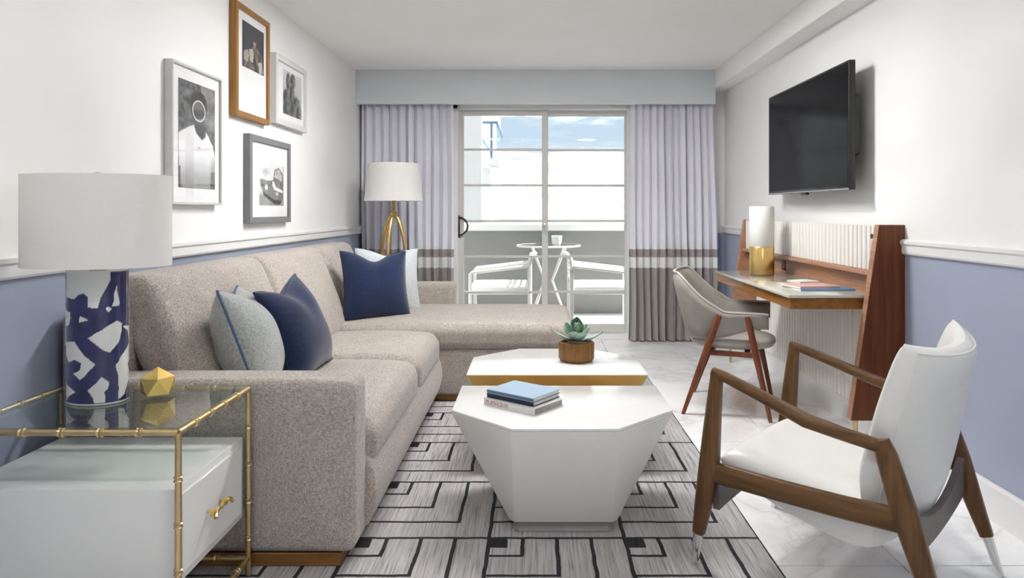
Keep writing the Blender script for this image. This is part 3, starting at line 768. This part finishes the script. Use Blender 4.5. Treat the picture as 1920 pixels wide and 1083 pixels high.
for a in (R(-12), R(-105), R(170)):
    pts = catmull([(.016, 1.165), (.045, 1.12), (.088, .98), (.112, .80), (.125, .55), (.14, .28), (.165, .0)], 24)
    bm = newbm(); tube(bm, [(FX + p[0] * math.cos(a), FY + p[0] * math.sin(a), p[1]) for p in [(q[0], q[1]) for q in [tuple(v) + (0,) if len(v) == 2 else tuple(v) for v in pts]]], .0155, 10); part('leg', bm, 'brass', L)

# ================================================================== WALL PICTURES
def sm(a, b, x):
    t = max(0, min(1, (x - a) / (b - a))); return t * t * (3 - 2 * t)
def nz(x, y, s): return mnoise.noise(Vector((x, y, s)))
def ell(u, v, cx, cy, rx, ry, soft=.12):
    return 1 - sm(1 - soft, 1 + soft, math.hypot((u - cx) / rx, (v - cy) / ry))
def mixv(a, b, f): return tuple(x + (y - x) * f for x, y in zip(a, b))
def g(x): return (x, x, x * 1.02)
def art_mask(u, v):
    c = g(.10 + .10 * nz(u * 5, v * 14, 1) + .08 * nz(u * 14, v * 26, 2) + .10 * sm(.5, .1, v) * (u > .6))
    shirt = inpoly(u, v, [(.0, .50), (.28, .42), (.40, .40), (.46, .47), (.60, .52), (.72, .50), (.74, .44), (.94, .57), (1.0, .68), (1.0, .82), (.88, .83), (.86, 1.0), (.10, 1.0), (.02, .86)])
    if shirt: c = g(.80 - .52 * sm(.62, 1.0, v) + .06 * nz(u * 6, v * 6, 4) - .25 * sm(.80, .97, u) * sm(.62, .75, v))
    if inpoly(u, v, [(.40, .33), (.70, .33), (.70, .50), (.62, .53), (.50, .48), (.43, .42)]): c = g(.02 + .02 * nz(u * 20, v * 20, 3))
    c = mixv(c, g(.02), ell(u, v, .53, .19, .24, .13, .15))
    c = mixv(c, g(.015), ell(u, v, .53, .26, .20, .12))
    r = math.hypot((u - .54) / .175, (v - .255) / .098)
    c = mixv(c, g(.62), (1 - sm(.03, .12, abs(r - .97))))
    c = mixv(c, g(.05 + .10 * sm(.30, .2, v)), 1 - sm(.80, .86, r))
    if (u > .93 and v > .83) or (u < .05 and v > .80): c = g(.05)
    if .50 < u < .56 and .60 < v < .612: c = g(.15)
    return c
def art_player(u, v):
    c = (.004, .005, .022)
    if inpoly(u, v, [(.50, .44), (.68, .44), (.90, .62), (1.0, .90), (1.0, 1.0), (.10, 1.0), (.05, .82), (.30, .58)]):
        c = mixv((.03, .022, .018), (.30, .24, .17), max(0, .45 + .9 * nz(u * 7, v * 7, 1)))
    c = mixv(c, (.42, .33, .24), ell(u, v, .56, .37, .075, .085, .3))
    c = mixv(c, (.012, .010, .012), max(ell(u, v, .58, .285, .11, .055, .3), ell(u, v, .66, .36, .04, .09, .3)))
    if inpoly(u, v, [(.30, .56), (.46, .52), (.52, .66), (.46, .84), (.34, .80)]): c = (.60, .56, .46)
    if inpoly(u, v, [(.06, .66), (.24, .58), (.30, .70), (.22, .86), (.06, .84)]): c = (.46, .43, .34)
    if inpoly(u, v, [(.72, .76), (.88, .72), (.96, .96), (.78, 1.0)]): c = (.62, .58, .50)
    if inpoly(u, v, [(.50, .62), (.62, .74), (.70, 1.0), (.56, 1.0)]): c = (.02, .02, .035)
    f = .75 + .5 * nz(u * 22, v * 22, 2)
    return tuple(x * f for x in c)
def art_garden(u, v):
    c = g(.62 - .28 * v + .05 * nz(u * 4, v * 4, 1))
    for cx_, cy_, rx_, ry_ in ((.28, .25, .12, .22), (.52, .18, .14, .17), (.20, .62, .2, .2), (.48, .50, .14, .26), (.72, .78, .22, .28), (.25, .88, .26, .18), (.55, .88, .18, .2), (.85, .92, .16, .2)):
        f = ell(u, v, cx_, cy_, rx_, ry_, .2); d = .10 + .14 * nz(u * 13, v * 13, cx_ * 7) + .16 * (u - cx_) / rx_
        c = mixv(c, g(max(.02, d)), f)
    return c
def art_car(u, v):
    c = g(.72 - .05 * nz(u * 3, v * 3, 1))
    if v > .70 + .10 * u - .12: c = mixv(c, g(.28 + .05 * nz(u * 20, v * 20, 2)), sm(.66 + .05 * u, .80 + .05 * u, v))
    body = [(.03, .38), (.45, .40), (.55, .36), (.60, .12), (.80, .06), (.98, .22), (1.0, .80), (.88, .92), (.60, .88), (.12, .66), (.04, .52)]
    if inpoly(u, v, body): c = g(.11 + .10 * nz(u * 7, v * 7, 3) + .10 * (1 - u))
    if inpoly(u, v, [(.60, .30), (.64, .14), (.80, .10), (.94, .24), (.92, .40)]): c = g(.42 + .2 * nz(u * 12, v * 12, 5))
    if inpoly(u, v, [(.52, .40), (.58, .42), (.66, .54), (.96, .62), (.96, .68), (.60, .62), (.52, .52)]): c = g(.75)
    c = mixv(c, g(.72), ell(u, v, .27, .56, .06, .07)); c = mixv(c, g(.5), ell(u, v, .72, .70, .06, .05))
    if inpoly(u, v, [(.12, .66), (.60, .86), (.92, .88), (.84, .98), (.62, .97), (.16, .76)]): c = g(.012)
    c = mixv(c, g(.25), ell(u, v, .25, .20, .12, .1, .6) * (.5 + .5 * nz(u * 18, v * 18, 6)))
    if u > .97 and v < .8: c = g(.3)
    return c
def picture(label, ya, yb, za, zb, prof, fmat, art, pya, pyb, pza, pzb, depth=.038, side=None):
    """framed picture on the left wall; extents along the wall (y) and in height"""
    t = thing('framed_photo', label, 'picture', (XL, (ya + yb) / 2, za), 0, 'framed photographs above the sofa')
    x0 = XL + .001; x1 = XL + depth
    bm = newbm()
    for a, b, c, d in ((ya, ya + prof, za, zb), (yb - prof, yb, za, zb), (ya + prof, yb - prof, za, za + prof), (ya + prof, yb - prof, zb - prof, zb)):
        box(bm, x0, x1, a, b, c, d, .0015, 1)
    part('frame', bm, fmat, t, smooth=False)
    bm = newbm(); box(bm, x0, x1 - .012, ya + prof, yb - prof, za + prof, zb - prof); part('mat_board', bm, 'mat_board', t, smooth=False)
    nx, ny = 84, int(84 * (pzb - pza) / (pyb - pya)); bm = newbm(); cl = bm.loops.layers.float_color.new('paint')
    G_ = [[bm.verts.new((x1 - .0112, pya + (pyb - pya) * i / nx, pzb - (pzb - pza) * j / ny)) for i in range(nx + 1)] for j in range(ny + 1)]
    cc = [[tuple(max(0, min(1, x)) for x in art(i / nx, j / ny)) + (1,) for i in range(nx + 1)] for j in range(ny + 1)]
    for j in range(ny):
        for i in range(nx):
            f = bm.faces.new((G_[j][i], G_[j + 1][i], G_[j + 1][i + 1], G_[j][i + 1]))
            for lp, (jj, ii) in zip(f.loops, ((j, i), (j + 1, i), (j + 1, i + 1), (j, i + 1))): lp[cl] = cc[jj][ii]
    part('photo_print', bm, 'photo_print', t, smooth=False)
    bm = newbm(); box(bm, x1 - .0085, x1 - .0065, ya + prof, yb - prof, za + prof, zb - prof); part('glazing', bm, 'glazing', t, smooth=False)
picture('large silver framed photo of a person in a diving mask and white shirt', 2.955, 3.43, 1.228, 1.86, .012, 'frame_silver', art_mask, 3.025, 3.373, 1.304, 1.792)
picture('oak framed photo of a performer on dark blue, highest of the four pictures', 3.59, 4.05, 1.705, 2.312, .031, 'oak', art_player, 3.69, 3.985, 1.985, 2.235)
picture('pale silver framed garden photo, picture closest to the balcony curtain', 4.15, 4.71, 1.735, 2.165, .036, 'frame_pale', art_garden, 4.29, 4.63, 1.814, 2.095)
picture('charcoal framed photo of a vintage car, lowest of the four pictures', 3.765, 4.40, 1.128, 1.628, .036, 'frame_grey', art_car, 3.92, 4.30, 1.231, 1.479)

# ================================================================== TELEVISION
T = thing('television', 'flat black television hung on the wall above the desk', 'television', (1.70, 4.21, 1.31))
bm = newbm(); box(bm, 1.665, 1.70, 3.60, 4.83, 1.312, 1.998, .004, 2); part('housing', bm, 'black_plastic', T)
bm = newbm(); box(bm, 1.6635, 1.6665, 3.612, 4.818, 1.334, 1.986); part('screen', bm, 'tv_screen', T, smooth=False)
bm = newbm(); box(bm, 1.661, 1.668, 3.604, 4.826, 1.312, 1.322, .002, 1); part('bezel_strip', bm, 'steel', T, smooth=False)
bm = newbm(); box(bm, 1.663, 1.685, 4.17, 4.25, 1.298, 1.313, .003, 1); part('sensor', bm, 'black_plastic', T)
bm = newbm(); box(bm, 1.70, 1.735, 3.62, 4.80, 1.50, 1.82, .008, 2); box(bm, 1.735, 1.789, 3.95, 4.45, 1.52, 1.80, .004, 1); part('wall_bracket', bm, 'black_plastic', T)

# ================================================================== WALL DESK
K = thing('wall_desk', 'wall mounted walnut desk unit with white ribbed panels and stone top', 'desk', (1.66, 4.35, .19))
prof = [(XR - .001, .19), (1.530, .19), (1.666, 1.132), (XR - .001, 1.132)]
for y0_, y1_, nm in ((3.285, 3.330, 'red_wood'), (5.375, 5.420, 'red_wood_pale')):
    bm = newbm(); prism(bm, prof, y0_, y1_, 'y', .002, 1); sp = part('side_panel', bm, nm if nm == 'red_wood' else 'red_wood_pale', K, smooth=False)
    bm = newbm(); d = .0025; prism(bm, [(1.530 - d, .192), (1.530 + .001, .192), (1.666 + .001, 1.130), (1.666 - d, 1.130)], y0_ + .002, y1_ - .002, 'y'); part('front_edge', bm, 'red_wood_pale', sp, smooth=False)
    bm = newbm(); tube(bm, [(1.56, (y0_ + y1_) / 2, 0), (1.56, (y0_ + y1_) / 2, .19)], [.009, .013], 10); part('foot', bm, 'brass_soft', sp)
def ribbed(xf, z0_, z1_, ys):
    bm = newbm(); box(bm, xf, xf + .02, 3.332, 5.373, z0_, z1_); pn = part('ribbed_panel', bm, 'wood_rib', K, smooth=False)
    bm = newbm(); prism(bm, [(xf + .001, -.0165), (xf - .010, -.0155), (xf - .0165, -.009), (xf - .018, 0), (xf - .0165, .009), (xf - .010, .0155), (xf + .001, .0165)], z0_ + .001, z1_ - .001, 'z')
    first = None
    for y in ys:
        if first is None:
            first = mesh_obj('rib', bm, 'wood_rib', True, 50); off = root_loc(K); shift(first, (off.x, 0, off.z)); first.parent = pn; first.location = (0, y - off.y, 0)
        else: copy_part(first, pn, (0, y - root_loc(K).y, 0))
pitch = .0475
ribbed(1.685, .905, 1.128, [3.357 + pitch * k for k in range(43)])
ribbed(1.7685, .147, .715, [3.357 + pitch * k for k in range(43) if k not in (8,)])
bm = newbm(); box(bm, 1.648, 1.77, 3.332, 5.373, .882, .904, .002, 1); part('shelf_rail', bm, 'red_wood_pale', K, smooth=False)
bm = newbm(); box(bm, 1.70, 1.72, 3.332, 5.373, .772, .882); bk = part('back_board', bm, 'red_wood_pale', K, smooth=False)
bm = newbm(); box(bm, 1.694, 1.70, 4.60, 4.66, .80, .865, .002, 1); part('outlet', bm, 'black_plastic', bk, smooth=False)
bm = newbm(); box(bm, 1.25, 1.70, 3.345, 4.71, .772, .787, .003, 2); part('stone_top', bm, 'stone_top', K)
bm = newbm(); prism(bm, [(1.262, 3.352), (1.70, 3.352), (1.70, 4.70), (1.262, 4.70)], .717, .772, 'z', .003, 1); part('desk_apron', bm, 'desk_edge', K, smooth=False)
bm = newbm(); tube(bm, [(1.664, 3.36, 1.075), (1.676, 3.36, 1.075)], .012, 12); part('cable_hole', bm, 'black_plastic', K)

# desk lamp
bm = newbm(); DX, DY, DZ = 1.485, 4.44, .7875
L = thing('desk_lamp', 'cylindrical desk lamp with white glass top and brass base', 'lamp', (DX, DY, DZ))
lathe(bm, [(.074, DZ), (.078, DZ + .003), (.078, DZ + .177), (.076, DZ + .18)], 40, (DX, DY)); part('brass_base', bm, 'brass', L, angle=50)
bm = newbm(); lathe(bm, [(.076, DZ + .18), (.078, DZ + .182), (.078, DZ + .436), (.074, DZ + .441), (.070, DZ + .441), (.070, DZ + .40)], 40, (DX, DY)); part('lamp_shade', bm, 'shade_white', L, angle=50)
# magazines on the desk
def mag(label, x, y, ang, l1, l2, z0, h, cover):
    t = thing('magazine', label, 'magazine', (x, y, z0), ang, 'magazines on the desk')
    bm = newbm(); box(bm, 0, l1, 0, l2, 0, h * .85); part('pages', bm, 'paper', t, True, smooth=False)
    bm = newbm(); box(bm, -.001, l1 + .001, -.001, l2 + .001, h * .85, h, .0005, 1); box(bm, -.0015, l1, -.0015, 0, 0, h * .9); part('cover', bm, cover, t, True, smooth=False)
mag('blue edged magazine at the bottom of the desk pile', 1.372, 3.50, R(4), .29, .22, .7875, .010, 'cover_sky')
mag('pink edged magazine in the middle of the desk pile', 1.375, 3.51, R(9), .22, .20, .798, .013, 'cover_pink')
mag('small white booklet on top of the desk pile', 1.43, 3.66, R(20), .13, .10, .8115, .009, 'cover_white')

# ================================================================== DESK CHAIR
K = thing('desk_chair', 'grey upholstered desk chair with wraparound back and tapered reddish wooden legs', 'chair', (1.205, 4.20, 0), R(-20) - PI / 2)
# local: +Y forward (towards the desk), +X to its right (towards the viewer)
def shell_pt(a, h, off):
    """a in -1..1 along the U, h 0..1 from lower to upper rim, off = offset outwards"""
    s = abs(a); sg = 1 if a >= 0 else -1
    W, Bk = .262, .245
    if s < .52:
        th = s / .52 * PI / 2 * .96; px = W * math.sin(th) ** .62; py = -Bk * math.cos(th) ** .55
    else:
        t_ = (s - .52) / .48; px = W * .996 + .012 * t_; py = -Bk * math.cos(PI / 2 * .96) ** .55 + (.235 + Bk * math.cos(PI / 2 * .96) ** .55) * t_
    back = 1 - sm(.24, .62, s)
    zt_ = .612 + .218 * back; zb_ = .455 + .065 * sm(.50, .95, s) - .012 * back
    zz = zb_ + (zt_ - zb_) * h
    lean = (.075 * back) * h - .02 * back * (1 - h)
    nxv, nyv = (math.sin(min(1, s / .52) * PI / 2), -math.cos(min(1, s / .52) * PI / 2))
    spread = .02 * h - .042 * (1 - h) * sm(.25, .6, s)
    return Vector((sg * (px + spread + off * nxv), py - lean + off * nyv, zz))
bm = newbm(); na, nh = 44, 10; I, O = [], []
for i in range(na + 1):
    a = -1 + 2 * i / na; ri, ro = [], []
    for j in range(nh + 1):
        h = j / nh; e = min(1, (1 - abs(2 * h - 1) ** 6)) ** .5; ea = min(1, max(0, 1 - ((abs(a) - .93) / .07) ** 2)) ** .5 if abs(a) > .93 else 1
        tk = .019 * e * ea + .001
        ri.append(bm.verts.new(shell_pt(a, h, -tk))); ro.append(bm.verts.new(shell_pt(a, h, tk)))
    I.append(ri); O.append(ro)
for i in range(na):
    for j in range(nh):
        bm.faces.new((I[i][j], I[i + 1][j], I[i + 1][j + 1], I[i][j + 1])); bm.faces.new((O[i][j], O[i][j + 1], O[i + 1][j + 1], O[i + 1][j]))
    bm.faces.new((I[i][0], O[i][0], O[i + 1][0], I[i + 1][0])); bm.faces.new((I[i][nh], I[i + 1][nh], O[i + 1][nh], O[i][nh]))
for i in (0, na):
    for j in range(nh): bm.faces.new((I[i][j], I[i][j + 1], O[i][j + 1], O[i][j]))
bmesh.ops.recalc_face_normals(bm, faces=bm.faces[:]); part('backrest', bm, 'chair_vinyl', K, True, angle=70)
bm = newbm(); tube(bm, [shell_pt(-1 + 2 * i / 60, 1, 0) + Vector((0, 0, .002)) for i in range(61)], .0075, 8); part('rim_welt', bm, 'seat_vinyl', K, True)
bm = newbm(); n = 40; prs = [(.10, .385), (.19, .387), (.225, .398), (.238, .418), (.232, .436), (.21, .447), (.15, .455), (.07, .459), (.01, .460)]
RR = []
for r, zz in prs: RR.append([bm.verts.new((math.copysign(abs(math.cos(2 * PI * j / n)) ** .8, math.cos(2 * PI * j / n)) * r * 1.02, .02 + math.copysign(abs(math.sin(2 * PI * j / n)) ** .8, math.sin(2 * PI * j / n)) * r * 1.06, zz)) for j in range(n)])
for a, b in zip(RR, RR[1:]):
    for j in range(n): bm.faces.new((a[j], a[(j + 1) % n], b[(j + 1) % n], b[j]))
bm.faces.new(RR[0][::-1]); bm.faces.new(RR[-1]); bmesh.ops.recalc_face_normals(bm, faces=bm.faces[:]); part('seat', bm, 'seat_vinyl', K, True, angle=70)
for sx_ in (-1, 1):
    for sy_, ty in ((-1, -.035), (1, .12)):
        bm = newbm(); foot = Vector((sx_ * .262, sy_ * .245, 0)); top_ = Vector((sx_ * .286, ty, .598))
        pts = [foot.lerp(top_, t_) for t_ in (0, .35, .7, 1)]; tube(bm, pts, [.011, .0165, .0205, .017], 14); part('leg', bm, 'leg_wood', K, True)
for sx_ in (-1, 1):
    bm = newbm(); a = Vector((sx_ * .25, -.105, .372)); b = Vector((sx_ * .25, .165, .372)); bar(bm, [a, b], [(.02, .03)] * 2); part('seat_rail', bm, 'leg_wood', K, True, smooth=False)
bm = newbm(); box(bm, -.25, .25, .10, .13, .36, .385, .003, 1); box(bm, -.25, .25, -.10, -.07, .36, .385, .003, 1); part('crossbar', bm, 'leg_wood', K, True, smooth=False)
bm = newbm(); box(bm, -.04, .04, -.215, -.19, .43, .50, .004, 1); part('back_spacer', bm, 'black_plastic', K, True)

# ================================================================== ARMCHAIR
A0 = Vector((.606, 2.25)); Lv = Vector((.683, .73)); Dv = Vector((.73, -.683))
orig = A0 + .315 * Lv + .3 * Dv
K = thing('armchair', 'white leather lounge armchair with walnut frame and metal tipped legs', 'armchair', (orig.x, orig.y, 0), math.atan2(.73, .683))
def Q(l, d, z): return Vector((l - .315, .3 - d, z))
inn = catmull([(-.01, .395, 0), (.05, .408, 0), (.22, .372, 0), (.39, .352, 0), (.475, .385, 0), (.515, .47, 0), (.555, .62, 0), (.595, .775, 0), (.612, .805, 0)], 40)
outr = catmull([(-.01, .355, 0), (.03, .300, 0), (.20, .238, 0), (.40, .195, 0), (.52, .235, 0), (.585, .36, 0), (.628, .54, 0), (.665, .745, 0), (.655, .80, 0)], 40)
nu = 26; bm = newbm(); TI, TO = [], []
lo, hi = .035, .595
for k in range(41):
    s = k / 40; a, b = inn[k], outr[k]; mid = (a + b) / 2
    endf = min(1, max(0, 1 - ((.05 - s) / .05) ** 2)) ** .5 if s < .05 else (max(0, 1 - ((s - .94) / .06) ** 2) ** .5 if s > .94 else 1)
    ri, ro = [], []
    bk_ = sm(.36, .66, s)
    for j in range(nu + 1):
        u = -1 + 2 * j / nu; u = math.sin(u * PI / 2) * .55 + u * .45
        half = (hi - lo) / 2 + .012 * sm(.6, 1, s)
        e = .12 + .88 * (max(0, 1 - abs(u) ** 5)) ** .45; e2 = .30 + .70 * (max(0, 1 - abs(u) ** 12)) ** .4
        fwd = -(.115 * bk_ - .035 * sm(.75, 1, s)) * abs(u) ** 2.0
        lift = (.030 * abs(u) ** 2.4 * sm(.8, 1, s)) + .018 * (abs(u) ** 3) * (1 - bk_) * sm(.05, .2, s)
        l_ = (lo + hi) / 2 + half * u
        for lst, q, ee in ((ri, a, e), (ro, b, e2)):
            p_ = mid + (q - mid) * ee * max(endf, .05)
            lst.append(bm.verts.new(Q(l_, p_.x + fwd, p_.y + lift)))
    TI.append(ri); TO.append(ro)
for k in range(40):
    for j in range(nu):
        bm.faces.new((TI[k][j], TI[k][j + 1], TI[k + 1][j + 1], TI[k + 1][j])); bm.faces.new((TO[k][j], TO[k + 1][j], TO[k + 1][j + 1], TO[k][j + 1]))
    for j in (0, nu): bm.faces.new((TI[k][j], TI[k + 1][j], TO[k + 1][j], TO[k][j]))
for k in (0, 40):
    for j in range(nu): bm.faces.new((TI[k][j], TI[k][j + 1], TO[k][j + 1], TO[k][j]))
bmesh.ops.recalc_face_normals(bm, faces=bm.faces[:])
ol = [TO[k][1].co.lerp(TO[k][2].co, .5) for k in range(6, 39)]; orr = [TO[k][nu - 1].co.lerp(TO[k][nu - 2].co, .5) for k in range(6, 39)]; oc = [TO[38][j].co.copy() for j in range(2, nu - 1)]
path = ol + oc + orr[::-1]
part('upholstered_shell', bm, 'leather_white', K, True, angle=75)
bm = newbm(); tube(bm, path, .0032, 6); part('seam_piping', bm, 'leather_white', K, True)
for side, l_ in ((0, 0.0), (1, .63)):
    si = 1 if side == 0 else -1
    bm = newbm(); pts = [Q(l_, .0, .672), Q(l_, -.012, .55), Q(l_, -.028, .36), Q(l_, -.050, .22), Q(l_, -.068, .12)]
    bar(bm, pts, [(.032, .036), (.040, .048), (.047, .064), (.043, .054), (.035, .039)]); lg = part('leg', bm, 'walnut', K, True, angle=50)
    bm = newbm(); tube(bm, [Q(l_, -.068, .122), Q(l_, -.084, .010 if side == 0 else .0)], [.0175, .0115], 14); part('metal_tip', bm, 'chrome', lg, True)
    bm = newbm(); pts = [Q(l_, .50, .560), Q(l_, .515, .52), Q(l_, .565, .36), Q(l_, .61, .22), Q(l_, .645, .12)]
    bar(bm, pts, [(.032, .042), (.040, .054), (.048, .066), (.043, .052), (.035, .039)]); lg = part('leg', bm, 'walnut', K, True, angle=50)
    bm = newbm(); tube(bm, [Q(l_, .645, .122), Q(l_, .684, .0)], [.0175, .0115], 14); part('metal_tip', bm, 'chrome', lg, True)
    bm = newbm(); pts = [Q(l_, -.016, .668), Q(l_, .02, .660), Q(l_ - si * .006, .16, .618), Q(l_ - si * .014, .30, .574), Q(l_ - si * .006, .40, .556), Q(l_, .512, .540)]
    bar(bm, pts, [(.030, .026), (.034, .028), (.046, .028), (.062, .028), (.046, .030), (.032, .034)]); part('armrest', bm, 'walnut_y', K, True, angle=50)
    bm = newbm(); pts = [Q(l_, -.02, .337), Q(l_, .20, .338), Q(l_, .40, .342), Q(l_, .555, .350)]
    bar(bm, pts, [(.030, .066), (.030, .064), (.030, .064), (.030, .066)]); part('side_rail', bm, 'walnut_y', K, True, angle=50)
def brace(d, z0_, sag, hgt, mat):
    bm = newbm(); fr_, bk2 = [], []
    for i in range(17):
        t_ = i / 16; l_ = .012 + .606 * t_; q = 4 * t_ * (1 - t_); zt_ = z0_ - sag * q; zb_ = zt_ - hgt * (1 - .45 * q)
        fr_.append((bm.verts.new(Q(l_, d - .011, zt_)), bm.verts.new(Q(l_, d - .011, zb_)))); bk2.append((bm.verts.new(Q(l_, d + .011, zt_)), bm.verts.new(Q(l_, d + .011, zb_))))
    for i in range(16):
        bm.faces.new((fr_[i][0], fr_[i + 1][0], fr_[i + 1][1], fr_[i][1])); bm.faces.new((bk2[i][0], bk2[i][1], bk2[i + 1][1], bk2[i + 1][0]))
        bm.faces.new((fr_[i][0], bk2[i][0], bk2[i + 1][0], fr_[i + 1][0])); bm.faces.new((fr_[i][1], fr_[i + 1][1], bk2[i + 1][1], bk2[i][1]))
    for i in (0, 16): bm.faces.new((fr_[i][0], fr_[i][1], bk2[i][1], bk2[i][0]))
    bmesh.ops.recalc_face_normals(bm, faces=bm.faces[:]); part('stretcher', bm, mat, K, True, angle=50)
brace(.574, .375, .075, .125, 'grey_wood')
brace(-.01, .30, .02, .09, 'grey_wood')
